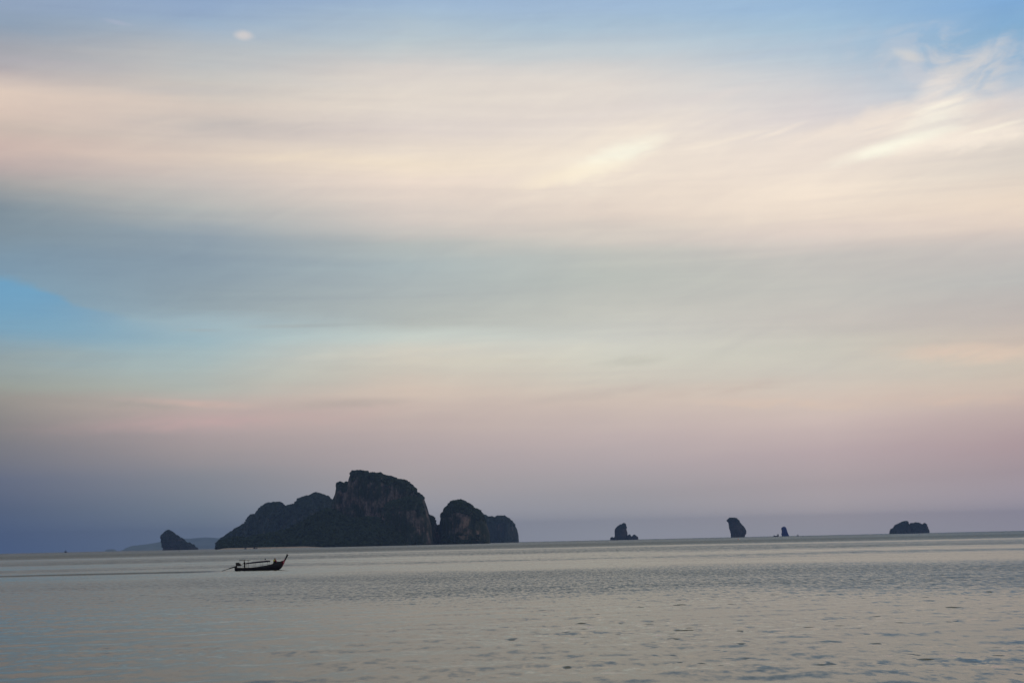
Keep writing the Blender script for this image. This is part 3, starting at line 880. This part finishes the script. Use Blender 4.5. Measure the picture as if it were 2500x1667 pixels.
def station(x):
    a = np.array(ST)
    return [float(np.interp(x, a[:, 0], a[:, k])) for k in (1, 2, 3)]


def hull_geo():
    V = []; Fc = []
    sec = 9
    xs = list(np.linspace(0, 10.0, 34))
    for x in xs:
        hb_, sh, kl = station(x)
        ring = []
        for k in range(-sec, sec + 1):         # outside, port to starboard
            u = k / sec
            y = hb_ * math.copysign(abs(math.sin(abs(u) * math.pi / 2)) ** 0.75, u)
            z = kl + (sh - kl) * (abs(u) ** 2.2)
            ring.append(Vector((x, y, z)))
        inner = []
        for k in range(sec, -sec - 1, -1):
            u = k / sec
            y = (hb_ - 0.035) * math.copysign(abs(math.sin(abs(u) * math.pi / 2)) ** 0.75, u) if hb_ > 0.05 else 0
            z = kl + 0.05 + (sh - kl - 0.05) * (abs(u) ** 2.2)
            inner.append(Vector((x + (0.03 if x < .1 else 0), y, z)))
        V += ring + inner
    n = 2 * (2 * sec + 1)
    for i in range(len(xs) - 1):
        for k in range(n):
            Fc.append((i * n + k, i * n + (k + 1) % n, (i + 1) * n + (k + 1) % n, (i + 1) * n + k))
    m_ = 2 * sec + 1
    Fc.append(tuple(range(m_)))                 # transom
    Fc.append(tuple(range((len(xs) - 1) * n, (len(xs) - 1) * n + m_))[::-1])
    return V, Fc


def long_tail_boat(root, detailed=True, hull_mat=None):
    hm_ = hull_mat or M_hull
    part('hull', hull_geo(), hm_, root, True)
    # prow post sweeping up
    pts = [(9.35, 0, 0.95), (9.75, 0, 1.55), (10.0, 0, 1.85), (10.22, 0, 2.25), (10.42, 0, 2.65), (10.58, 0, 3.02)]
    part('prow_post', tube(pts, [0.12, 0.17, 0.165, 0.155, 0.17, 0.20], 8), hm_, root, True)
    for s in (-1, 1):
        g = [(x, s * (station(x)[0] + 0.015), station(x)[1] + 0.02) for x in np.linspace(0, 9.9, 24)]
        part('gunwale', tube(g, 0.04, 6), M_trim, root)
    # flat canopy on posts
    V = []; Fc = []
    nx_, ny_ = 12, 6
    for lay in (0, 1):
        for i in range(nx_ + 1):
            for j in range(ny_ + 1):
                x = 2.35 + 4.55 * i / nx_; yv = -1 + 2 * j / ny_
                z = 1.28 + 0.34 * (i / nx_) + 0.13 * (1 - yv * yv) + (0.14 if lay else 0) + (0.06 if (lay and 2 < i < nx_) else 0)
                V.append(Vector((x, yv * 0.88, z)))
    m2 = (nx_ + 1) * (ny_ + 1)
    q = lambda l, i, j: l * m2 + i * (ny_ + 1) + j
    for i in range(nx_):
        for j in range(ny_):
            Fc.append((q(1, i, j), q(1, i + 1, j), q(1, i + 1, j + 1), q(1, i, j + 1)))
            Fc.append((q(0, i, j + 1), q(0, i + 1, j + 1), q(0, i + 1, j), q(0, i, j)))
        Fc.append((q(0, i, 0), q(0, i + 1, 0), q(1, i + 1, 0), q(1, i, 0)))
        Fc.append((q(1, i, ny_), q(1, i + 1, ny_), q(0, i + 1, ny_), q(0, i, ny_)))
    for j in range(ny_):
        Fc.append((q(0, 0, j), q(1, 0, j), q(1, 0, j + 1), q(0, 0, j + 1)))
        Fc.append((q(0, nx_, j + 1), q(1, nx_, j + 1), q(1, nx_, j), q(0, nx_, j)))
    part('canopy', (V, Fc), M_canvas, root)
    for x in (2.45, 3.85, 5.4, 6.7):
        for s in (-1, 1):
            part('canopy_post', tube([(x, s * 0.80, station(x)[1] - 0.1), (x, s * 0.80, 1.30 + 0.34 * (x - 2.35) / 4.55)], 0.03, 6), M_pole, root)
    # engine on its pivot, long shaft astern
    eng = part('engine', join(box(0.66, 0, 1.18, 0.86, 0.50, 0.50), box(0.38, 0, 1.38, 0.40, 0.42, 0.36), box(0.62, 0.02, 1.50, 0.52, 0.36, 0.24),
                              tube([(0.9, 0, 1.30), (1.34, 0, 1.02)], [0.16, 0.07], 8), tube([(0.22, 0, 0.6), (0.42, 0, 1.05)], 0.09, 8),
                              tube([(0.30, 0.1, 1.5), (0.12, 0.1, 1.62)], 0.05, 8)), M_iron, root, bevel=0.04)
    part('engine_mount', box(0.20, 0, 0.68, 0.38, 0.40, 0.34), M_trim, root, bevel=0.02)
    part('drive_shaft', tube([(0.30, 0, 0.92), (-0.2, 0, 0.74), (-1.3, 0, 0.42)], [0.12, 0.11, 0.09], 8), M_iron, eng)
    part('propeller_shaft', tube([(-1.25, 0, 0.43), (-3.15, 0, -0.14)], 0.055, 8), M_iron, eng)
    V, Fc = [], []
    for k in range(3):
        a = 2 * math.pi * k / 3
        g = box(0, 0, 0.06, 0.02, 0.06, 0.12)
        g = ([Vector((v.x - 3.1, math.cos(a) * v.y - math.sin(a) * v.z, math.sin(a) * v.y + math.cos(a) * v.z - 0.13)) for v in g[0]], g[1])
        V, Fc = join((V, Fc), g)
    part('propeller', (V, Fc), M_iron, eng)
    part('tiller', tube([(0.95, 0.05, 1.25), (1.45, 0.05, 1.20), (1.85, 0.05, 1.16)], 0.025, 6), M_iron, eng)
    if detailed:
        for x in (3.0, 4.1, 5.2, 6.3):
            hb_, sh, kl = station(x)
            part('thwart', box(x, 0, sh - 0.16, 0.26, 2 * hb_ - 0.12, 0.04), M_deck, root)
        part('deck', ([Vector((7.0, -0.70, 0.86)), Vector((8.7, -0.34, 1.34)), Vector((8.7, 0.34, 1.34)), Vector((7.0, 0.70, 0.86)),
                       Vector((7.0, -0.66, 0.80)), Vector((8.7, -0.30, 1.28)), Vector((8.7, 0.30, 1.28)), Vector((7.0, 0.66, 0.80))],
                      [(0, 1, 2, 3), (7, 6, 5, 4), (0, 4, 5, 1), (1, 5, 6, 2), (2, 6, 7, 3), (3, 7, 4, 0)]), M_deck, root)
        part('mast', tube([(2.62, 0.2, 0.2), (2.60, 0.2, 2.05)], 0.04, 6), M_iron, root)
        part('spar', tube([(0.75, 0.1, 2.02), (2.0, 0.15, 2.07), (3.1, 0.2, 2.06)], [0.05, 0.05, 0.03], 6), M_iron, root)
        part('light_pole', tube([(6.15, 0, 1.5), (6.1, 0, 2.0)], 0.014, 6), M_pole, root)
        part('deck_light', tube([(5.95, 0, 2.12), (6.1, 0, 2.17), (6.25, 0, 2.12)], [0.05, 0.10, 0.05], 8), M_canvas, root, True)
        # sash ribbons round the prow
        part('ribbon', tube([(9.92, 0, 1.78), (9.98, 0, 1.92), (10.06, 0, 2.0)], [0.17, 0.16, 0.145], 8), M_pink, root, True)
        part('ribbon', tube([(9.90, -0.12, 1.75), (9.84, -0.18, 1.45), (9.74, -0.17, 1.05), (9.60, -0.14, 0.72)], [0.05, 0.08, 0.06, 0.03], 6), M_pink, root, True)
        part('ribbon', tube([(9.72, -0.13, 1.72), (9.55, -0.22, 1.5), (9.42, -0.27, 1.25)], [0.05, 0.08, 0.04], 6), M_red, root, True)
    return root


boat_c = sea_point(640, 1391.3)
boat = thing('longtail_boat', 'black wooden long-tail boat with flat canopy and raised prow, motoring to the right', 'boat')
long_tail_boat(boat)
mpp = boat_c.y / F
sx = sea_point(575.5, 1391.0)
boat.location = (sea_point(576.5, 1392.5).x, boat_c.y, 0.0)
boat.rotation_euler = (0, 0, math.radians(-3))
boat.scale = (1.05, 1.05, 1.05)
BM = Matrix.Translation(boat.location) @ Matrix.Rotation(math.radians(-3), 4, 'Z') @ Matrix.Scale(1.05, 4)
# cargo under a tarpaulin on the bow: rests in the boat, moves alone
V = []; Fc = []
seg, lay = 16, 6
for i in range(lay):
    a = i / (lay - 1) * math.pi / 2
    for k in range(seg):
        w = 2 * math.pi * k / seg
        rr = math.cos(a) ** 0.6 * (1 + 0.12 * math.sin(3 * w + i))
        V.append(Vector((0.72 * rr * math.cos(w), 0.42 * rr * math.sin(w), 0.36 * math.sin(a) * (1 + 0.2 * math.cos(w * 2)) + 0.24 * math.cos(w) * rr * 0.7)))
for i in range(lay - 1):
    for k in range(seg):
        Fc.append((i * seg + k, i * seg + (k + 1) % seg, (i + 1) * seg + (k + 1) % seg, (i + 1) * seg + k))
Fc.append(tuple(range((lay - 1) * seg, lay * seg)))
cargo = part('cargo_bundle', (V, Fc), M_tarp, None, True)
cargo.matrix_world = BM @ Matrix.Translation((8.25, 0, 1.20))
cargo['label'] = 'low bundle under a blue-grey tarpaulin on the boat bow behind the prow'
cargo['category'] = 'bundle'


# ------------------------------------------------------------------ people
def person(label, joints, edges, radii, mats, loc_mat, hair=True, group=None, torso=None):
    root = add('person', None)
    root.matrix_world = loc_mat
    root['label'] = label; root['category'] = 'person'
    if group:
        root['group'] = group
    me = bpy.data.meshes.new('body')
    names = list(joints)
    me.from_pydata([joints[n] for n in names], [(names.index(a), names.index(b)) for a, b in edges], [])
    me.update()
    me.materials.append(mats['skin'])
    body = add('body', me, root)
    md = body.modifiers.new('skin', 'SKIN')
    for n, sv in zip(names, me.skin_vertices[0].data):
        r = radii.get(n, 0.05)
        sv.radius = r if isinstance(r, tuple) else (r, r)
        sv.use_root = (n == 'pelvis')
    ss_ = body.modifiers.new('smooth', 'SUBSURF'); ss_.levels = 1; ss_.render_levels = 2
    J = {n: Vector(p) for n, p in joints.items()}

    def shell(nm, chain, extra, mat):
        rr = []
        for n in chain:
            r = radii.get(n, 0.05)
            rr.append((max(r) if isinstance(r, tuple) else r) + extra)
        part(nm, tube([J[n] for n in chain], rr, 12), mat, root, True)
    shell('shirt', ['pelvis', 'waist', 'chest', 'neckbase'], 0.022, mats['shirt'])
    for s in ('l', 'r'):
        shell('sleeve', ['sh_' + s, 'el_' + s], 0.02, mats['shirt'])
        shell('trouser_leg', ['hip_' + s, 'kn_' + s], 0.02, mats['trousers'])
        shell('trouser_leg', ['kn_' + s, 'an_' + s], 0.015, mats['trousers'])
    if hair:
        h = J['head']
        bm = bmesh.new(); bmesh.ops.create_uvsphere(bm, u_segments=14, v_segments=10, radius=0.115)
        for v in bm.verts:
            v.co.z *= 1.05
            v.co.z = max(v.co.z, -0.03)
        hme = bpy.data.meshes.new('hair'); bm.to_mesh(hme); bm.free()
        hme.materials.append(mats.get('hair', M_hair))
        ho = add('hair', hme, root); ho.location = h + Vector((-0.012, 0, 0.03))
    return root


EDGES = [('pelvis', 'waist'), ('waist', 'chest'), ('chest', 'neckbase'), ('neckbase', 'neck'), ('neck', 'head'), ('head', 'crown'), ('head', 'nose'),
         ('chest', 'sh_l'), ('sh_l', 'el_l'), ('el_l', 'wr_l'), ('wr_l', 'ha_l'), ('chest', 'sh_r'), ('sh_r', 'el_r'), ('el_r', 'wr_r'), ('wr_r', 'ha_r'),
         ('pelvis', 'hip_l'), ('hip_l', 'kn_l'), ('kn_l', 'an_l'), ('an_l', 'to_l'), ('pelvis', 'hip_r'), ('hip_r', 'kn_r'), ('kn_r', 'an_r'), ('an_r', 'to_r')]
for s in 'lr':
    for k in range(5):
        EDGES.append(('ha_' + s, f'fi{k}_' + s))
RAD = dict(pelvis=(0.14, 0.11), waist=(0.13, 0.10), chest=(0.16, 0.11), neckbase=0.07, neck=0.055, head=(0.085, 0.10), crown=0.07, nose=0.018,
           sh_l=0.06, sh_r=0.06, el_l=0.042, el_r=0.042, wr_l=0.028, wr_r=0.028, ha_l=0.035, ha_r=0.035, hip_l=0.085, hip_r=0.085, kn_l=0.06, kn_r=0.06,
           an_l=0.042, an_r=0.042, to_l=0.035, to_r=0.035)
for s in 'lr':
    for k in range(5):
        RAD[f'fi{k}_' + s] = 0.010


def fingers(J):
    for s in 'lr':
        w = Vector(J['wr_' + s]); h = Vector(J['ha_' + s]); d = (h - w).normalized()
        side = d.orthogonal().normalized()
        for k in range(5):
            off = side * (0.022 * (k - 2)) if k < 4 else side * 0.06
            ln = (0.075, 0.09, 0.085, 0.065, 0.02)[k]
            J[f'fi{k}_' + s] = tuple(h + d * ln + off)
    return J


stand = fingers(dict(pelvis=(0, 0, .86), waist=(.02, 0, 1.02), chest=(.05, 0, 1.24), neckbase=(.07, 0, 1.37), neck=(.08, 0, 1.44), head=(.10, 0, 1.54), crown=(.10, 0, 1.62), nose=(.20, 0, 1.53),
                     sh_l=(.05, .19, 1.33), el_l=(.18, .24, 1.10), wr_l=(.36, .18, 1.00), ha_l=(.43, .16, .98), sh_r=(.05, -.19, 1.33), el_r=(-.06, -.27, 1.08), wr_r=(-.26, -.20, .98), ha_r=(-.33, -.17, .96),
                     hip_l=(0, .10, .80), kn_l=(.08, .12, .44), an_l=(.04, .13, .07), to_l=(.18, .14, .04), hip_r=(0, -.10, .80), kn_r=(.00, -.12, .44), an_r=(-.12, -.13, .07), to_r=(.02, -.14, .04)))
MH = dict(skin=M_skin, shirt=M_darkcloth, trousers=M_darkcloth)
helm = person('person standing at the stern in dark clothes, one hand on the engine tiller', stand, EDGES, RAD, MH, BM @ Matrix.Translation((1.95, 0.0, 0.34)) @ Matrix.Rotation(math.radians(185), 4, 'Z'))


def seated(lean):
    return fingers(dict(pelvis=(0, 0, .12), waist=(.02, 0, .28), chest=(lean, 0, .50), neckbase=(lean + .02, 0, .63), neck=(lean + .03, 0, .70), head=(lean + .05, 0, .80), crown=(lean + .05, 0, .88), nose=(lean + .15, 0, .79),
                        sh_l=(lean, .19, .59), el_l=(lean + .12, .24, .36), wr_l=(.32, .16, .32), ha_l=(.39, .13, .31), sh_r=(lean, -.19, .59), el_r=(lean + .12, -.24, .36), wr_r=(.32, -.16, .32), ha_r=(.39, -.13, .31),
                        hip_l=(.05, .11, .12), kn_l=(.42, .15, .30), an_l=(.56, .14, -.06), to_l=(.69, .15, -.08), hip_r=(.05, -.11, .12), kn_r=(.42, -.15, .30), an_r=(.56, -.14, -.06), to_r=(.69, -.15, -.08)))


person('person in a yellow-green top sitting near the boat prow, left of the one in red', seated(0.04), EDGES, RAD, dict(skin=M_skin, shirt=M_yellow, trousers=M_darkcloth),
       BM @ Matrix.Translation((7.80, 0.22, 1.36)) @ Matrix.Rotation(math.radians(-30), 4, 'Z'), group='passengers sitting on the boat bow')
person('person in a red top sitting near the boat prow, right of the one in yellow-green', seated(0.10), EDGES, RAD, dict(skin=M_skin, shirt=M_red, trousers=M_darkcloth, hair=M_red),
       BM @ Matrix.Translation((8.30, -0.12, 1.34)) @ Matrix.Rotation(math.radians(200), 4, 'Z'), group='passengers sitting on the boat bow')


# ------------------------------------------------------------------ small craft far off
def small_boat(name, label, px0, px1, py, cabin_at, tall, D=None):
    p = sea_point((px0 + px1) / 2, py)
    Lx = (px1 - px0) / F * D
    cx = at((px0 + px1) / 2, py, D)[0]
    t = thing(name, label, 'boat', (cx, D, 0), group='small boats far out on the sea')
    h = tall / F * D
    V = []; Fc = []
    xs_ = np.linspace(-Lx / 2, Lx / 2, 9)
    for x in xs_:
        u = 2 * x / Lx
        b = 0.16 * Lx * (1 - abs(u) ** 3) + 0.02 * Lx; sh = h * (0.42 + 0.25 * u * u)
        V += [Vector((x, -b, sh)), Vector((x, -b * 0.7, -0.2)), Vector((x, b * 0.7, -0.2)), Vector((x, b, sh))]
    for i in range(8):
        for k in range(4):
            Fc.append((i * 4 + k, i * 4 + (k + 1) % 4, (i + 1) * 4 + (k + 1) % 4, (i + 1) * 4 + k))
    Fc += [(0, 1, 2, 3), (35, 34, 33, 32)]
    part('hull', (V, Fc), M_farboat, t)
    cw = 0.28 * Lx
    part('cabin', box(cabin_at * Lx / 2, 0, h * 0.68, cw, 0.2 * Lx, h * 0.64), M_farboat, t)
    part('roof', box(cabin_at * Lx / 2, 0, h * 1.01, cw * 1.25, 0.26 * Lx, h * 0.08), M_canvas, t)
    return t


small_boat('moored_boat', 'small dark boat moored off the beach, left of the larger one', 595.5, 602.5, 1336.0, 0.1, 3.0, 5600)
small_boat('moored_boat', 'longer dark boat moored off the beach of the big island, right one of two', 618.5, 628.5, 1336.0, -0.5, 3.8, 5600)
small_boat('fishing_boat', 'low dark boat on the horizon left of the small blue pinnacle', 1888.7, 1900.8, 1307.5, 0.75, 5.6, 8800)
small_boat('fishing_boat', 'tiny boat on the horizon right of the small blue pinnacle', 1945.5, 1949.8, 1306.0, 0.0, 4.2, 8800)
small_boat('fishing_boat', 'tiny boat on the horizon at the far left, beyond the boat wake', 157.5, 163.0, 1347.5, 0.0, 5.2, 8800)


def buoy(px, py, w, h, mat, label):
    p = sea_point(px, py)
    t = thing('buoy', label, 'buoy', p, group='buoys floating on the open sea')
    s = p.y / F
    r = w * s / 2; H = h * s
    part('float', tube([(0, 0, -0.3 * H), (0, 0, 0.1 * H), (0, 0, 0.42 * H)], [r * 0.8, r, r * 0.7], 12), mat, t, True)
    part('marker', tube([(0, 0, 0.40 * H), (0, 0, 0.85 * H), (0, 0, H)], [r * 0.5, r * 0.35, r * 0.45], 10), mat, t, True)


buoy(438, 1345.8, 2.2, 2.6, M_buoy, 'tiny dark buoy below the wedge-shaped rock at the left')
buoy(1505, 1342.2, 2.6, 2.6, M_buoy, 'small dark buoy on the water below the square rock stack')
buoy(1802, 1317.0, 2.2, 3.4, M_buoy_red, 'orange-red buoy below the leaning rock stack')
buoy(2245, 1305.4, 2.0, 2.6, M_buoy, 'tiny dark buoy below the wooded island at the right')
buoy(2447, 1299.8, 2.0, 2.8, M_buoy, 'tiny dark buoy nearest the right edge of the horizon')
